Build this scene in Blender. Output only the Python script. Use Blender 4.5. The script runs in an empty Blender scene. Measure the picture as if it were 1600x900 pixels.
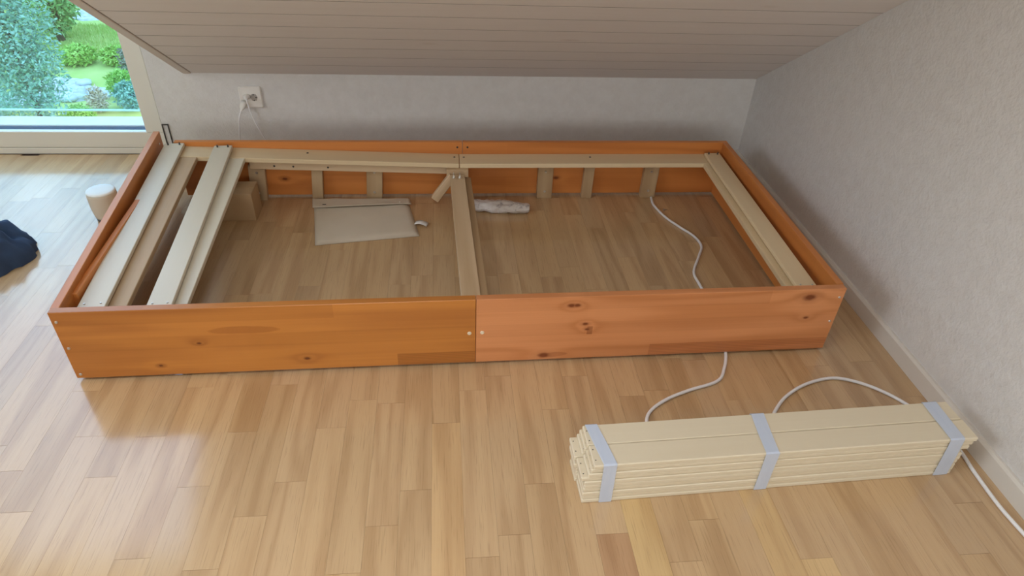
import bpy, bmesh, math, random
from mathutils import Vector, Matrix, noise as mnoise

S = bpy.context.scene
COL = S.collection
RNG = random.Random(7)
PI = math.pi

# ------------------------------------------------------------------ camera, sky, lights, exposure
def make_camera():
    cx, cy, cz = 0.9960, -1.5230, 1.2650
    p, yaw, roll = math.radians(36.10), math.radians(-6.95), math.radians(2.96)
    fwd = Vector((-math.sin(yaw) * math.cos(p), math.cos(yaw) * math.cos(p), -math.sin(p)))
    right = Vector((math.cos(yaw), math.sin(yaw), 0))
    up = right.cross(fwd)
    r2 = math.cos(roll) * right + math.sin(roll) * up
    u2 = -math.sin(roll) * right + math.cos(roll) * up
    cam = bpy.data.cameras.new('camera')
    cam.sensor_width = 36
    cam.lens = 36 * 1046.83 / 1600
    cam.clip_start = 0.02
    cam.clip_end = 400
    o = bpy.data.objects.new('camera', cam)
    COL.objects.link(o)
    M = Matrix((r2, u2, -fwd)).transposed().to_4x4()
    M.translation = (cx, cy, cz)
    o.matrix_world = M
    S.camera = o
make_camera()

world = bpy.data.worlds.new('overcast_sky')
S.world = world
world.use_nodes = True
_bg = world.node_tree.nodes['Background']
_bg.inputs['Color'].default_value = (0.55, 0.705, 1.0, 1)
_bg.inputs['Strength'].default_value = 3.5

def area(name, loc, direction, sx, sy, power, color, portal=False, spread=180):
    l = bpy.data.lights.new(name, 'AREA')
    l.shape = 'RECTANGLE'
    l.size, l.size_y = sx, sy
    l.energy = power
    l.color = color
    l.spread = math.radians(spread)
    if portal:
        l.cycles.is_portal = True
    o = bpy.data.objects.new(name, l)
    o.rotation_euler = Vector(direction).to_track_quat('-Z', 'Y').to_euler()
    o.location = loc
    COL.objects.link(o)
    return o
# daylight through windows out of the picture: a high window in the left gable wall,
# and one in the slope above; the rear fill behind the camera is added
area('gable_window_daylight', (-2.68, -1.50, 2.20), (1, 0, -0.12), 1.25, 1.05, 30, (1.0, 0.99, 0.97))
area('slope_window_daylight', (0.55, -1.275, 2.00), (0, -0.629, -1), 0.72, 0.98, 22, (0.97, 0.99, 1.0))
area('rear_fill_light', (0.60, -4.43, 1.25), (0, 1, 0), 2.2, 1.2, 39, (1.0, 1.0, 0.98))  # fill lamp added to brighten the room from behind, no known window
area('slope_window_portal', (0.55, -1.263, 1.98), (0, -0.629, -1), 0.76, 1.0, 1, (1, 1, 1), portal=True)
area('dormer_window_portal', (-1.35, 1.235, 1.55), (0, -1, 0), 2.3, 2.95, 1, (1, 1, 1), portal=True)

S.view_settings.view_transform = 'Standard'
S.view_settings.look = 'None'
S.view_settings.gamma = 1
S.view_settings.use_curve_mapping = False
S.view_settings.exposure = 0.07
S.cycles.max_bounces = 10
S.cycles.diffuse_bounces = 6
S.cycles.glossy_bounces = 4
S.cycles.transparent_max_bounces = 16
S.cycles.sample_clamp_indirect = 6.0
S.cycles.use_denoising = True

# ------------------------------------------------------------------ materials
class N:
    """small node builder"""
    def __init__(s, name):
        s.m = bpy.data.materials.new(name)
        s.m.use_nodes = True
        s.t = s.m.node_tree
        s.b = s.t.nodes['Principled BSDF']
        s.out = s.t.nodes['Material Output']
    def n(s, typ, ins=None, **kw):
        nd = s.t.nodes.new(typ)
        for k, v in kw.items():
            setattr(nd, k, v)
        for k, v in (ins or {}).items():
            s.set(nd.inputs[k], v)
        return nd
    def set(s, sock, v):
        if isinstance(v, bpy.types.NodeSocket):
            s.t.links.new(v, sock)
        else:
            if isinstance(v, tuple) and len(v) == 3 and sock.type == 'RGBA':
                v = v + (1,)
            sock.default_value = v
    def math(s, op, a, b=0.0, c=0.0, clamp=False):
        nd = s.n('ShaderNodeMath', operation=op, use_clamp=clamp)
        s.set(nd.inputs[0], a); s.set(nd.inputs[1], b); s.set(nd.inputs[2], c)
        return nd.outputs[0]
    def vmath(s, op, a, b):
        nd = s.n('ShaderNodeVectorMath', operation=op)
        s.set(nd.inputs[0], a); s.set(nd.inputs[1], b)
        return nd.outputs[0]
    def mix(s, f, a, b, blend='MIX'):
        nd = s.n('ShaderNodeMix', data_type='RGBA', blend_type=blend)
        s.set(nd.inputs[0], f); s.set(nd.inputs[6], a); s.set(nd.inputs[7], b)
        return nd.outputs[2]
    def ramp(s, f, stops):
        nd = s.n('ShaderNodeValToRGB')
        cr = nd.color_ramp
        while len(cr.elements) < len(stops):
            cr.elements.new(0.5)
        for e, (p, c) in zip(cr.elements, stops):
            e.position = p
            e.color = (c, c, c, 1) if isinstance(c, (int, float)) else tuple(c) + (1,)
        s.set(nd.inputs[0], f)
        return nd.outputs[0]
    def noise(s, vec, scale, detail=3, rough=0.55, dist=0.0):
        nd = s.n('ShaderNodeTexNoise', {'Scale': scale, 'Detail': detail, 'Roughness': rough, 'Distortion': dist})
        s.set(nd.inputs['Vector'], vec)
        return nd.outputs[0]
    def bump(s, h, strength, dist=0.002):
        nd = s.n('ShaderNodeBump', {'Strength': strength, 'Distance': dist})
        s.set(nd.inputs['Height'], h)
        s.set(s.b.inputs['Normal'], nd.outputs[0])
    def p(s, **kw):
        for k, v in kw.items():
            s.set(s.b.inputs[k.replace('_', ' ')], v)
        return s.m

def plain(name, c, rough=0.5, metal=0.0, bump=None, **kw):
    g = N(name)
    g.p(Base_Color=c, Roughness=rough, Metallic=metal, **kw)
    if bump:
        tc = g.n('ShaderNodeTexCoord').outputs['Object']
        g.bump(g.noise(tc, bump[0], 4), bump[1], bump[2])
    return g.m

def wood(name, light, dark, rough=0.45, ring=26.0, stretch=0.9, cross=9.0, fibre=0.35, contrast=0.75,
         lamella=None, staves=(), knots=(), use_color=False, coat=0.0, pores=0.0, coat_rough=0.2, spec=0.5, plane='xz'):
    """wood with its grain along local x; knots = (x, y, r) on the chosen local plane"""
    g = N(name)
    tc = g.n('ShaderNodeTexCoord').outputs['Object']
    oi = g.n('ShaderNodeObjectInfo')
    off = g.math('MULTIPLY', oi.outputs['Random'], 37.0)
    cmb = g.n('ShaderNodeCombineXYZ', {0: off, 1: off, 2: off}).outputs[0]
    vec = g.vmath('ADD', tc, cmb)
    v1 = g.vmath('MULTIPLY', vec, (stretch, cross, cross))
    n1 = g.noise(v1, 1.0, 2, 0.5, 0.25)
    sep = g.n('ShaderNodeSeparateXYZ'); g.set(sep.inputs[0], tc)
    px = sep.outputs[0]
    py = sep.outputs[2] if plane == 'xz' else sep.outputs[1]
    kn = None
    field = g.math('MULTIPLY', n1, ring)
    for (kx, ky, kr) in knots:
        dx = g.math('MULTIPLY', g.math('SUBTRACT', px, kx), 0.55)
        dy = g.math('SUBTRACT', py, ky)
        d = g.math('SQRT', g.math('ADD', g.math('MULTIPLY', dx, dx), g.math('MULTIPLY', dy, dy)))
        wob = g.math('ADD', d, g.math('MULTIPLY', g.math('SUBTRACT', g.noise(tc, 60.0, 2), 0.5), kr * 0.5))
        m = g.ramp(g.math('DIVIDE', wob, kr * 3.0), [(0.18, 1.0), (0.30, 0.55), (0.42, 0.22), (0.85, 0.0)])
        kn = m if kn is None else g.math('MAXIMUM', kn, m)
        infl = g.math('POWER', 2.718, g.math('MULTIPLY', g.math('DIVIDE', d, kr * 2.2), -1.0))
        field = g.math('ADD', field, g.math('MULTIPLY', infl, 9.0))
    sn = g.math('SINE', field)
    rings = g.math('POWER', g.math('MULTIPLY_ADD', sn, 0.5, 0.5), 1.8)
    v2 = g.vmath('MULTIPLY', vec, (stretch * 4, cross * 22, cross * 22))
    fib = g.noise(v2, 1.0, 3, 0.6)
    broad = g.noise(g.vmath('MULTIPLY', vec, (1.5, 5, 5)), 1.0, 2)
    f = g.math('ADD', g.math('MULTIPLY', rings, 1 - fibre), g.math('MULTIPLY', fib, fibre))
    f = g.math('MULTIPLY', f, contrast)
    f = g.math('ADD', f, g.math('MULTIPLY', g.math('SUBTRACT', broad, 0.5), 0.5), clamp=True)
    col = g.mix(f, light, dark)
    if lamella:
        rowh, bl, o0, o1, amt = lamella
        bx = g.math('ADD', px, o0)
        bz = g.math('ADD', py, o1)
        bv = g.n('ShaderNodeCombineXYZ', {0: bx, 1: bz, 2: 0.0}).outputs[0]
        br = g.n('ShaderNodeTexBrick', {'Scale': 1.0, 'Mortar Size': 0.0, 'Brick Width': bl, 'Row Height': rowh,
                                        'Color1': (1, 1, 1, 1), 'Color2': (1 - amt, 1 - amt * 1.25, 1 - amt * 1.5, 1)}, offset=0.37)
        g.set(br.inputs['Vector'], bv)
        col = g.mix(1.0, col, br.outputs[0], 'MULTIPLY')
    for (x0, x1, y0, y1, k, rnd) in staves:      # single darker staves (box) or flecks (ellipse) of the glued board
        if rnd:
            ex = g.math('DIVIDE', g.math('SUBTRACT', px, (x0 + x1) / 2), (x1 - x0) / 2)
            ey = g.math('DIVIDE', g.math('SUBTRACT', g.math('ADD', py, g.math('MULTIPLY', g.math('SUBTRACT', g.noise(g.vmath('MULTIPLY', tc, (9, 9, 9)), 1.0, 2), 0.5), 0.02)), (y0 + y1) / 2), (y1 - y0) / 2)
            msk = g.ramp(g.math('ADD', g.math('MULTIPLY', ex, ex), g.math('MULTIPLY', ey, ey)), [(0.75, 1.0), (1.0, 0.0)])
        else:
            mx_ = g.math('MULTIPLY', g.math('GREATER_THAN', px, x0), g.math('LESS_THAN', px, x1))
            my_ = g.math('MULTIPLY', g.math('GREATER_THAN', py, y0), g.math('LESS_THAN', py, y1))
            msk = g.math('MULTIPLY', mx_, my_)
        lines = g.math('MULTIPLY_ADD', g.math('SINE', g.math('MULTIPLY', g.math('ADD', py, g.math('MULTIPLY', n1, 0.02)), 1100.0)), 0.14 if not rnd else 0.0, 1.0)
        kc = g.n('ShaderNodeCombineColor', {0: g.math('MULTIPLY', lines, k), 1: g.math('MULTIPLY', lines, k * 0.92), 2: g.math('MULTIPLY', lines, k * 0.88)}).outputs[0]
        col = g.mix(msk, col, g.mix(1.0, col, kc, 'MULTIPLY'))
    if kn is not None:
        col = g.mix(kn, col, (dark[0] * 0.42, dark[1] * 0.32, dark[2] * 0.34))
    if pores:
        v3 = g.vmath('MULTIPLY', vec, (stretch * 14, cross * 45, cross * 45))
        pr = g.ramp(g.noise(v3, 1.0, 2, 0.5), [(0.30, 1.0), (0.42, 0.0)])
        col = g.mix(g.math('MULTIPLY', pr, pores), col, (dark[0] * 0.5, dark[1] * 0.45, dark[2] * 0.4))
    if use_color:
        col = g.mix(1.0, col, oi.outputs['Color'], 'MULTIPLY')
    g.p(Base_Color=col, Roughness=rough, Specular_IOR_Level=spec)
    if coat:
        g.p(Coat_Weight=coat, Coat_Roughness=coat_rough, Coat_IOR=1.66)
    g.bump(fib, 0.12, 0.0006)
    return g.m

def make_plaster():
    g = N('stippled_plaster')
    tc = g.n('ShaderNodeTexCoord').outputs['Object']
    a = g.noise(tc, 95.0, 4, 0.6)
    b = g.noise(tc, 28.0, 3, 0.6)
    h = g.math('ADD', g.math('MULTIPLY', a, 0.6), g.math('MULTIPLY', b, 0.5))
    col = g.mix(g.ramp(b, [(0.35, 0.0), (0.7, 1.0)]), (0.64, 0.63, 0.615), (0.685, 0.68, 0.67))
    g.p(Base_Color=col, Roughness=0.85)
    g.bump(h, 0.9, 0.004)
    return g.m

def make_ceiling_paint():
    g = N('white_glazed_boards')
    tc = g.n('ShaderNodeTexCoord').outputs['Object']
    oi = g.n('ShaderNodeObjectInfo')
    off = g.math('MULTIPLY', oi.outputs['Random'], 51.0)
    vec = g.vmath('ADD', tc, g.n('ShaderNodeCombineXYZ', {0: off, 1: off, 2: off}).outputs[0])
    n1 = g.noise(g.vmath('MULTIPLY', vec, (0.9, 14, 14)), 1.0, 3)
    rings = g.math('POWER', g.math('MULTIPLY_ADD', g.math('SINE', g.math('MULTIPLY', n1, 30.0)), 0.5, 0.5), 2.0)
    kn = g.ramp(g.n('ShaderNodeTexVoronoi', {'Vector': g.vmath('MULTIPLY', vec, (2.3, 7, 7)), 'Scale': 1.0}).outputs['Distance'],
                [(0.0, 1.0), (0.055, 0.55), (0.10, 0.0)])
    col = g.mix(g.math('MULTIPLY', rings, 0.22), (0.71, 0.665, 0.635), (0.66, 0.61, 0.57))
    col = g.mix(g.math('MULTIPLY', kn, 0.45), col, (0.42, 0.33, 0.27))
    g.p(Base_Color=col, Roughness=0.55)
    return g.m

def make_glass(name, tint, fres=1.45, rough=0.0):
    g = N(name)
    g.t.nodes.remove(g.b)
    tr = g.n('ShaderNodeBsdfTransparent', {'Color': tint})
    gl = g.n('ShaderNodeBsdfGlossy', {'Color': (1, 1, 1), 'Roughness': rough})
    back = g.n('ShaderNodeNewGeometry').outputs['Backfacing']      # thin sheet: the same mirror strength from both sides
    fr = g.n('ShaderNodeFresnel', {'IOR': g.math('MULTIPLY_ADD', back, 1 / fres - fres, fres)})
    mx = g.n('ShaderNodeMixShader')
    g.t.links.new(fr.outputs[0], mx.inputs[0])
    g.t.links.new(tr.outputs[0], mx.inputs[1])
    g.t.links.new(gl.outputs[0], mx.inputs[2])
    g.t.links.new(mx.outputs[0], g.out.inputs[0])
    return g.m

def noisy(name, a, b, scale, rough=0.8, bump=0.0, dist=0.003, detail=4, stops=(0.35, 0.65), coords='Object'):
    g = N(name)
    tc = g.n('ShaderNodeTexCoord').outputs[coords]
    n = g.noise(tc, scale, detail, 0.6)
    g.p(Base_Color=g.mix(g.ramp(n, [(stops[0], 0.0), (stops[1], 1.0)]), a, b), Roughness=rough)
    if bump:
        g.bump(g.noise(tc, scale * 3, 4), bump, dist)
    return g.m

def make_fabric(name, a, b, weave=900.0, rough=0.9, bump=0.25):
    g = N(name)
    tc = g.n('ShaderNodeTexCoord').outputs['Object']
    w1 = g.n('ShaderNodeTexWave', {'Vector': tc, 'Scale': weave / 6.28}, bands_direction='X').outputs[1]
    w2 = g.n('ShaderNodeTexWave', {'Vector': tc, 'Scale': weave / 6.28}, bands_direction='Y').outputs[1]
    n = g.noise(tc, 14.0, 4)
    g.p(Base_Color=g.mix(n, a, b), Roughness=rough)
    g.bump(g.math('ADD', w1, w2), bump, 0.0006)
    return g.m

M = {}
M['plaster'] = make_plaster()
M['ceiling'] = make_ceiling_paint()
M['groove'] = plain('groove_shade_paint', (0.20, 0.175, 0.155), 0.8)  # dark colour standing in for the shade between the ceiling boards
M['white_paint'] = plain('white_paint', (0.72, 0.69, 0.63), 0.45)
M['frame_paint'] = plain('window_frame_paint', (0.70, 0.665, 0.59), 0.4)
M['trim_paint'] = plain('ceiling_edge_paint', (0.64, 0.57, 0.51), 0.5)
M['base_paint'] = plain('baseboard_paint', (0.66, 0.63, 0.58), 0.4)
M['dark_gap'] = plain('rubber_and_gap_shade', (0.03, 0.028, 0.026), 0.6)  # window seal, and painted shade for the ceiling edge joint
M['alu'] = plain('anodised_sill', (0.78, 0.82, 0.86), 0.35, 0.6)
M['ledge'] = noisy('outer_sill_metal', (0.70, 0.71, 0.72), (0.76, 0.77, 0.78), 20, 0.5)
M['oak'] = wood('oak_parquet', (0.585, 0.405, 0.225), (0.425, 0.265, 0.132), rough=0.34, ring=24, stretch=1.0, cross=10,
                fibre=0.45, contrast=1.0, use_color=True, coat=1.0, coat_rough=0.14, pores=0.3, spec=0.15, plane='xy')
M['subfloor'] = plain('subfloor', (0.16, 0.10, 0.055), 0.8)
ORL, ORD = (0.55, 0.215, 0.042), (0.315, 0.098, 0.020)
M['orange_left'] = wood('orange_pine_left', ORL, ORD, 0.36, ring=30, stretch=0.5, cross=9, contrast=0.75, fibre=0.45,
                        lamella=(0.043, 0.72, 0.30, 0.1075, 0.14),
                        staves=[(0.305, 0.53, -0.12, -0.0655, 0.72, False), (-0.165, 0.02, 0.020, 0.046, 0.80, True)],
                        knots=[(-0.19, -0.004, 0.004), (0.07, -0.07, 0.005), (-0.30, -0.075, 0.0035)])
M['orange_right'] = wood('orange_pine_right', (0.68, 0.29, 0.12), (0.46, 0.16, 0.045), 0.36, ring=30, stretch=0.5, cross=9, contrast=0.75, fibre=0.45,
                         lamella=(0.043, 0.80, 0.21, 0.1075, 0.10),
                         staves=[(-0.02, 0.52, -0.12, -0.0655, 0.84, False), (-0.205, -0.19, -0.022, 0.006, 0.68, False), (-0.34, -0.25, -0.1, -0.082, 0.8, True)],
                         knots=[(-0.256, 0.079, 0.006), (-0.240, 0.079, 0.005), (-0.212, 0.015, 0.0045), (-0.318, -0.092, 0.009),
                                (0.406, 0.081, 0.011), (0.417, 0.010, 0.0045), (-0.205, -0.004, 0.004)])
M['orange'] = wood('orange_pine', (0.68, 0.26, 0.066), (0.44, 0.14, 0.03), 0.38, ring=30, stretch=0.5, cross=9, contrast=0.75, fibre=0.45,
                   lamella=(0.0715, 0.66, 0.1, 0.1075, 0.15), knots=[(-0.15, -0.04, 0.006), (0.31, 0.03, 0.005)])
M['pale'] = wood('pale_spruce', (0.70, 0.565, 0.365), (0.575, 0.42, 0.24), 0.5, ring=13, stretch=0.5, cross=9, contrast=0.55)
M['slat'] = wood('pale_slat_wood', (0.68, 0.63, 0.51), (0.60, 0.53, 0.40), 0.36, ring=9, stretch=0.6, cross=8, contrast=0.6)
M['bundle'] = wood('stacked_slat_wood', (0.72, 0.64, 0.485), (0.60, 0.485, 0.315), 0.45, ring=10, stretch=0.6, cross=9, contrast=0.6)
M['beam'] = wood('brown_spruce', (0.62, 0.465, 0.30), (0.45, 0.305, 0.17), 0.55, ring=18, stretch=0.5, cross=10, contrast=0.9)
M['post'] = wood('grey_spruce', (0.50, 0.36, 0.21), (0.36, 0.23, 0.115), 0.55, ring=20, stretch=0.5, cross=14, contrast=0.85)
M['endgrain'] = plain('pale_end_grain', (0.78, 0.70, 0.54), 0.6)
M['screw'] = plain('zinc_screw', (0.62, 0.60, 0.56), 0.35, 0.8)
M['darkscrew'] = plain('dark_screw', (0.07, 0.065, 0.06), 0.5, 0.5)
M['cap'] = plain('pale_screw_cap', (0.70, 0.60, 0.44), 0.4)
M['cable'] = plain('white_cable_sheath', (0.80, 0.80, 0.82), 0.35)
M['plastic'] = plain('white_plastic', (0.78, 0.76, 0.72), 0.35)
M['hole'] = plain('socket_hole', (0.02, 0.02, 0.02), 0.6)
M['socket_grey'] = plain('socket_recess', (0.42, 0.39, 0.36), 0.5)
M['speaker_top'] = plain('matt_white_top', (0.80, 0.84, 0.84), 0.5)
M['speaker_cloth'] = make_fabric('warm_grey_mesh', (0.60, 0.53, 0.44), (0.56, 0.49, 0.40), 2200)
M['speaker_base'] = plain('dark_base_ring', (0.10, 0.095, 0.09), 0.7)
M['canvas'] = make_fabric('natural_canvas', (0.66, 0.585, 0.475), (0.585, 0.51, 0.41), 1500)
M['label_white'] = make_fabric('white_ribbon', (0.80, 0.79, 0.77), (0.74, 0.73, 0.71), 3000)
M['navy'] = make_fabric('navy_jersey', (0.035, 0.068, 0.140), (0.018, 0.036, 0.080), 2600, 0.95)
M['card'] = noisy('brown_cardboard', (0.50, 0.345, 0.19), (0.45, 0.30, 0.16), 9, 0.75)
def make_crinkle():
    g = N('crinkled_film')
    tc = g.n('ShaderNodeTexCoord').outputs['Object']
    n = g.noise(tc, 38.0, 4, 0.65, 0.4)
    g.p(Base_Color=g.mix(g.ramp(n, [(0.30, 0.0), (0.46, 1.0)]), (0.30, 0.27, 0.29), (0.70, 0.66, 0.64)), Roughness=0.3)
    g.bump(n, 0.6, 0.006)
    return g.m
M['film'] = make_crinkle()
def make_tape():
    g = N('translucent_tape')
    tc = g.n('ShaderNodeTexCoord').outputs['Object']
    n = g.noise(g.vmath('MULTIPLY', tc, (140, 12, 12)), 1.0, 3)
    g.p(Base_Color=g.mix(n, (0.60, 0.69, 0.85), (0.70, 0.77, 0.90)), Roughness=0.22, Alpha=0.8, Coat_Weight=0.6, Coat_Roughness=0.15)
    g.bump(n, 0.25, 0.001)
    return g.m
M['tape'] = make_tape()
M['glass'] = make_glass('window_glass', (0.95, 0.98, 0.985))
M['sill_dark'] = plain('shaded_sill_face', (0.10, 0.16, 0.26), 0.5)
M['rail_glass'] = make_glass('balustrade_glass', (0.80, 0.96, 0.97))
M['glass_edge'] = plain('polished_glass_edge', (0.55, 0.85, 0.82), 0.2)
M['lawn'] = noisy('lawn_ground', (0.36, 0.50, 0.11), (0.48, 0.56, 0.18), 0.55, 0.95, 0.3, 0.05, 6)
M['grass'] = noisy('grass_blades', (0.38, 0.54, 0.12), (0.50, 0.60, 0.19), 0.8, 0.7)
M['gravel'] = noisy('pale_gravel', (0.40, 0.42, 0.44), (0.68, 0.69, 0.70), 5.0, 0.95, 0.3, 0.03, 6)
M['stone'] = noisy('pale_stone', (0.45, 0.47, 0.50), (0.66, 0.67, 0.70), 3.0, 0.95, 0.3, 0.03, 6)
for nm, a, b in (('leaf_bright', (0.270, 0.513, 0.068), (0.459, 0.675, 0.149)), ('leaf_mid', (0.189, 0.365, 0.095), (0.324, 0.540, 0.189)),
                 ('leaf_blue', (0.203, 0.392, 0.284), (0.378, 0.581, 0.486)), ('leaf_grey', (0.194, 0.216, 0.162), (0.346, 0.335, 0.259)),
                 ('leaf_pink', (0.597, 0.459, 0.321), (0.750, 0.574, 0.413))):
    M[nm] = noisy(nm, a, b, 1.3, 0.6)
M['bark'] = noisy('bark', (0.07, 0.05, 0.035), (0.12, 0.09, 0.065), 8, 0.9)
M['wall_paint'] = plain('room_paint', (0.74, 0.72, 0.69), 0.8)

# ------------------------------------------------------------------ object helpers
WM = {}      # world matrices by object name
def link(name, mesh, mw, parent=None):
    o = bpy.data.objects.new(name, mesh)
    COL.objects.link(o)
    if parent is not None:
        o.parent = parent
        o.matrix_basis = WM[parent.name].inverted() @ mw
    else:
        o.matrix_basis = mw
    WM[o.name] = mw.copy()
    return o

def tag(o, label=None, cat=None, group=None, kind=None):
    if label: o['label'] = label
    if cat: o['category'] = cat
    if group: o['group'] = group
    if kind: o['kind'] = kind
    return o

def thing(name, loc, label, cat, group=None):
    o = link(name, None, Matrix.Translation(loc))
    return tag(o, label, cat, group)

def mesh_from_bm(name, bm, mat, smooth=False):
    me = bpy.data.meshes.new(name)
    bm.normal_update()
    bm.to_mesh(me); bm.free()
    me.materials.append(M[mat] if isinstance(mat, str) else mat)
    if smooth:
        for p in me.polygons: p.use_smooth = True
    return me

_cache = {}
def box_mesh(name, sx, sy, sz, mat, bevel=0.0015):
    key = (round(sx, 4), round(sy, 4), round(sz, 4), mat, round(bevel, 5))
    if key in _cache: return _cache[key]
    bm = bmesh.new()
    bmesh.ops.create_cube(bm, size=1.0)
    bmesh.ops.scale(bm, vec=(sx, sy, sz), verts=bm.verts)
    if bevel > 0:
        bmesh.ops.bevel(bm, geom=list(bm.edges), offset=bevel, segments=1, affect='EDGES', profile=0.5)
    _cache[key] = mesh_from_bm(name, bm, mat)
    return _cache[key]

def frame_matrix(c, ex, ez_hint=(0, 0, 1)):
    ex = Vector(ex).normalized(); ezh = Vector(ez_hint)
    ey = ezh.cross(ex).normalized(); ez = ex.cross(ey)
    Mx = Matrix((ex, ey, ez)).transposed().to_4x4()
    Mx.translation = c
    return Mx

def bar(name, p0, p1, w, t, mat, parent=None, up=(0, 0, 1), bevel=0.0015, anchor='center'):
    """board from p0 to p1 (its length = local x), width w (local y), thickness t (local z)"""
    p0, p1 = Vector(p0), Vector(p1)
    mw = frame_matrix((p0 + p1) / 2, p1 - p0, up)
    if anchor == 'top':
        mw.translation -= mw.col[2].to_3d() * (t / 2)
    me = box_mesh(name, (p1 - p0).length, w, t, mat, bevel)
    return link(name, me, mw, parent)

def abox(name, lo, hi, mat, parent=None, bevel=0.001):
    lo, hi = Vector(lo), Vector(hi)
    d = hi - lo
    return link(name, box_mesh(name, d.x, d.y, d.z, mat, bevel), Matrix.Translation((lo + hi) / 2), parent)

def poly(name, verts, faces, mat, parent=None, origin=(0, 0, 0), smooth=False):
    o = Vector(origin)
    me = bpy.data.meshes.new(name)
    me.from_pydata([tuple(Vector(v) - o) for v in verts], [], faces)
    me.materials.append(M[mat]); me.update()
    if smooth:
        for p in me.polygons: p.use_smooth = True
    return link(name, me, Matrix.Translation(o), parent)

def cyl(name, c, axis, r, h, mat, parent=None, seg=12, r2=None):
    bm = bmesh.new()
    bmesh.ops.create_cone(bm, cap_ends=True, segments=seg, radius1=r, radius2=r if r2 is None else r2, depth=h)
    return link(name, mesh_from_bm(name, bm, mat), frame_cyl(c, axis), parent)

def frame_cyl(c, axis):
    z = Vector(axis).normalized()
    q = z.to_track_quat('Z', 'Y').to_matrix().to_4x4()
    q.translation = c
    return q

_screws = {}
def screw(c, axis, r, mat, parent, h=0.003, name='screw'):
    key = (r, mat, h)
    if key not in _screws:
        bm = bmesh.new()
        bmesh.ops.create_cone(bm, cap_ends=True, segments=10, radius1=r, radius2=r * 0.7, depth=h)
        _screws[key] = mesh_from_bm(name, bm, mat)
    return link(name, _screws[key], frame_cyl(Vector(c) + Vector(axis).normalized() * (h * 0.3), axis), parent)

def lathe(name, prof, mat, c, parent=None, seg=40, tilt=None):
    bm = bmesh.new()
    rings = []
    for r, z in prof:
        rings.append([bm.verts.new((r * math.cos(2 * PI * i / seg), r * math.sin(2 * PI * i / seg), z)) for i in range(seg)])
    for a, b in zip(rings, rings[1:]):
        for i in range(seg):
            bm.faces.new((a[i], a[(i + 1) % seg], b[(i + 1) % seg], b[i]))
    bm.faces.new(rings[-1]); bm.faces.new(list(reversed(rings[0])))
    return link(name, mesh_from_bm(name, bm, mat, True), Matrix.Translation(c), parent)

def catmull(pts, n=8):
    pts = [Vector(p) for p in pts]
    P = [2 * pts[0] - pts[1]] + pts + [2 * pts[-1] - pts[-2]]
    out = []
    for i in range(1, len(P) - 2):
        a, b, c, d = P[i - 1], P[i], P[i + 1], P[i + 2]
        for k in range(n):
            t = k / n
            out.append(0.5 * ((2 * b) + (c - a) * t + (2 * a - 5 * b + 4 * c - d) * t * t + (3 * b - a - 3 * c + d) * t ** 3))
    out.append(pts[-1])
    return out

def tube(name, pts, r, mat, parent=None, seg=8, n=8):
    path = catmull(pts, n)
    o = path[0].copy()
    bm = bmesh.new()
    prev = None; rings = []
    nrm = Vector((0, 0, 1))
    for i, p in enumerate(path):
        t = (path[min(i + 1, len(path) - 1)] - path[max(i - 1, 0)]).normalized()
        s = t.cross(nrm)
        if s.length < 0.05: s = t.cross(Vector((0, 1, 0)))
        s.normalize(); u = s.cross(t)
        rings.append([bm.verts.new(p - o + r * (math.cos(2 * PI * k / seg) * s + math.sin(2 * PI * k / seg) * u)) for k in range(seg)])
    for a, b in zip(rings, rings[1:]):
        for k in range(seg):
            bm.faces.new((a[k], b[k], b[(k + 1) % seg], a[(k + 1) % seg]))
    bm.faces.new(rings[0]); bm.faces.new(list(reversed(rings[-1])))
    bmesh.ops.recalc_face_normals(bm, faces=bm.faces)
    return link(name, mesh_from_bm(name, bm, mat, True), Matrix.Translation(o), parent)

def grid_mesh(name, fn, nu, nv, mat, parent=None, origin=(0, 0, 0), thick=0.0, smooth=True, wrap_u=False):
    o = Vector(origin)
    vs = []; fs = []
    for j in range(nv + 1):
        for i in range(nu if wrap_u else nu + 1):
            vs.append(Vector(fn(i / nu, j / nv)) - o)
    w = nu if wrap_u else nu + 1
    for j in range(nv):
        for i in range(nu):
            i2 = (i + 1) % w
            fs.append((j * w + i, j * w + i2, (j + 1) * w + i2, (j + 1) * w + i))
    bm = bmesh.new()
    bv = [bm.verts.new(v) for v in vs]
    for f in fs: bm.faces.new([bv[k] for k in f])
    bmesh.ops.recalc_face_normals(bm, faces=bm.faces)
    if thick:
        bmesh.ops.solidify(bm, geom=list(bm.faces), thickness=thick)
        bmesh.ops.recalc_face_normals(bm, faces=bm.faces)
    return link(name, mesh_from_bm(name, bm, mat, smooth), Matrix.Translation(o), parent)

# ------------------------------------------------------------------ the room
XR = 2.294          # right wall
YB = 1.125          # knee wall under the slope
YW = 1.198          # inner face of the dormer window
SL = 0.629          # rise of the slope per metre
ZK = 0.369          # height of the knee wall
XL = -2.60          # gable wall on the left
YF = -4.40          # wall behind the camera
ZC = 3.15           # flat ceiling
XE = 0.012          # left edge of the slope
YT = YB - (ZC - ZK) / SL

def structure(o, label=None):
    o['kind'] = 'structure'
    if label: o['label'] = label
    return o

floor = structure(abox('floor', (XL - 0.1, YF - 0.1, -0.10), (XR + 0.1, 1.33, -0.0075), 'subfloor', None, 0), 'oak strip parquet floor of the attic room')
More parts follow.
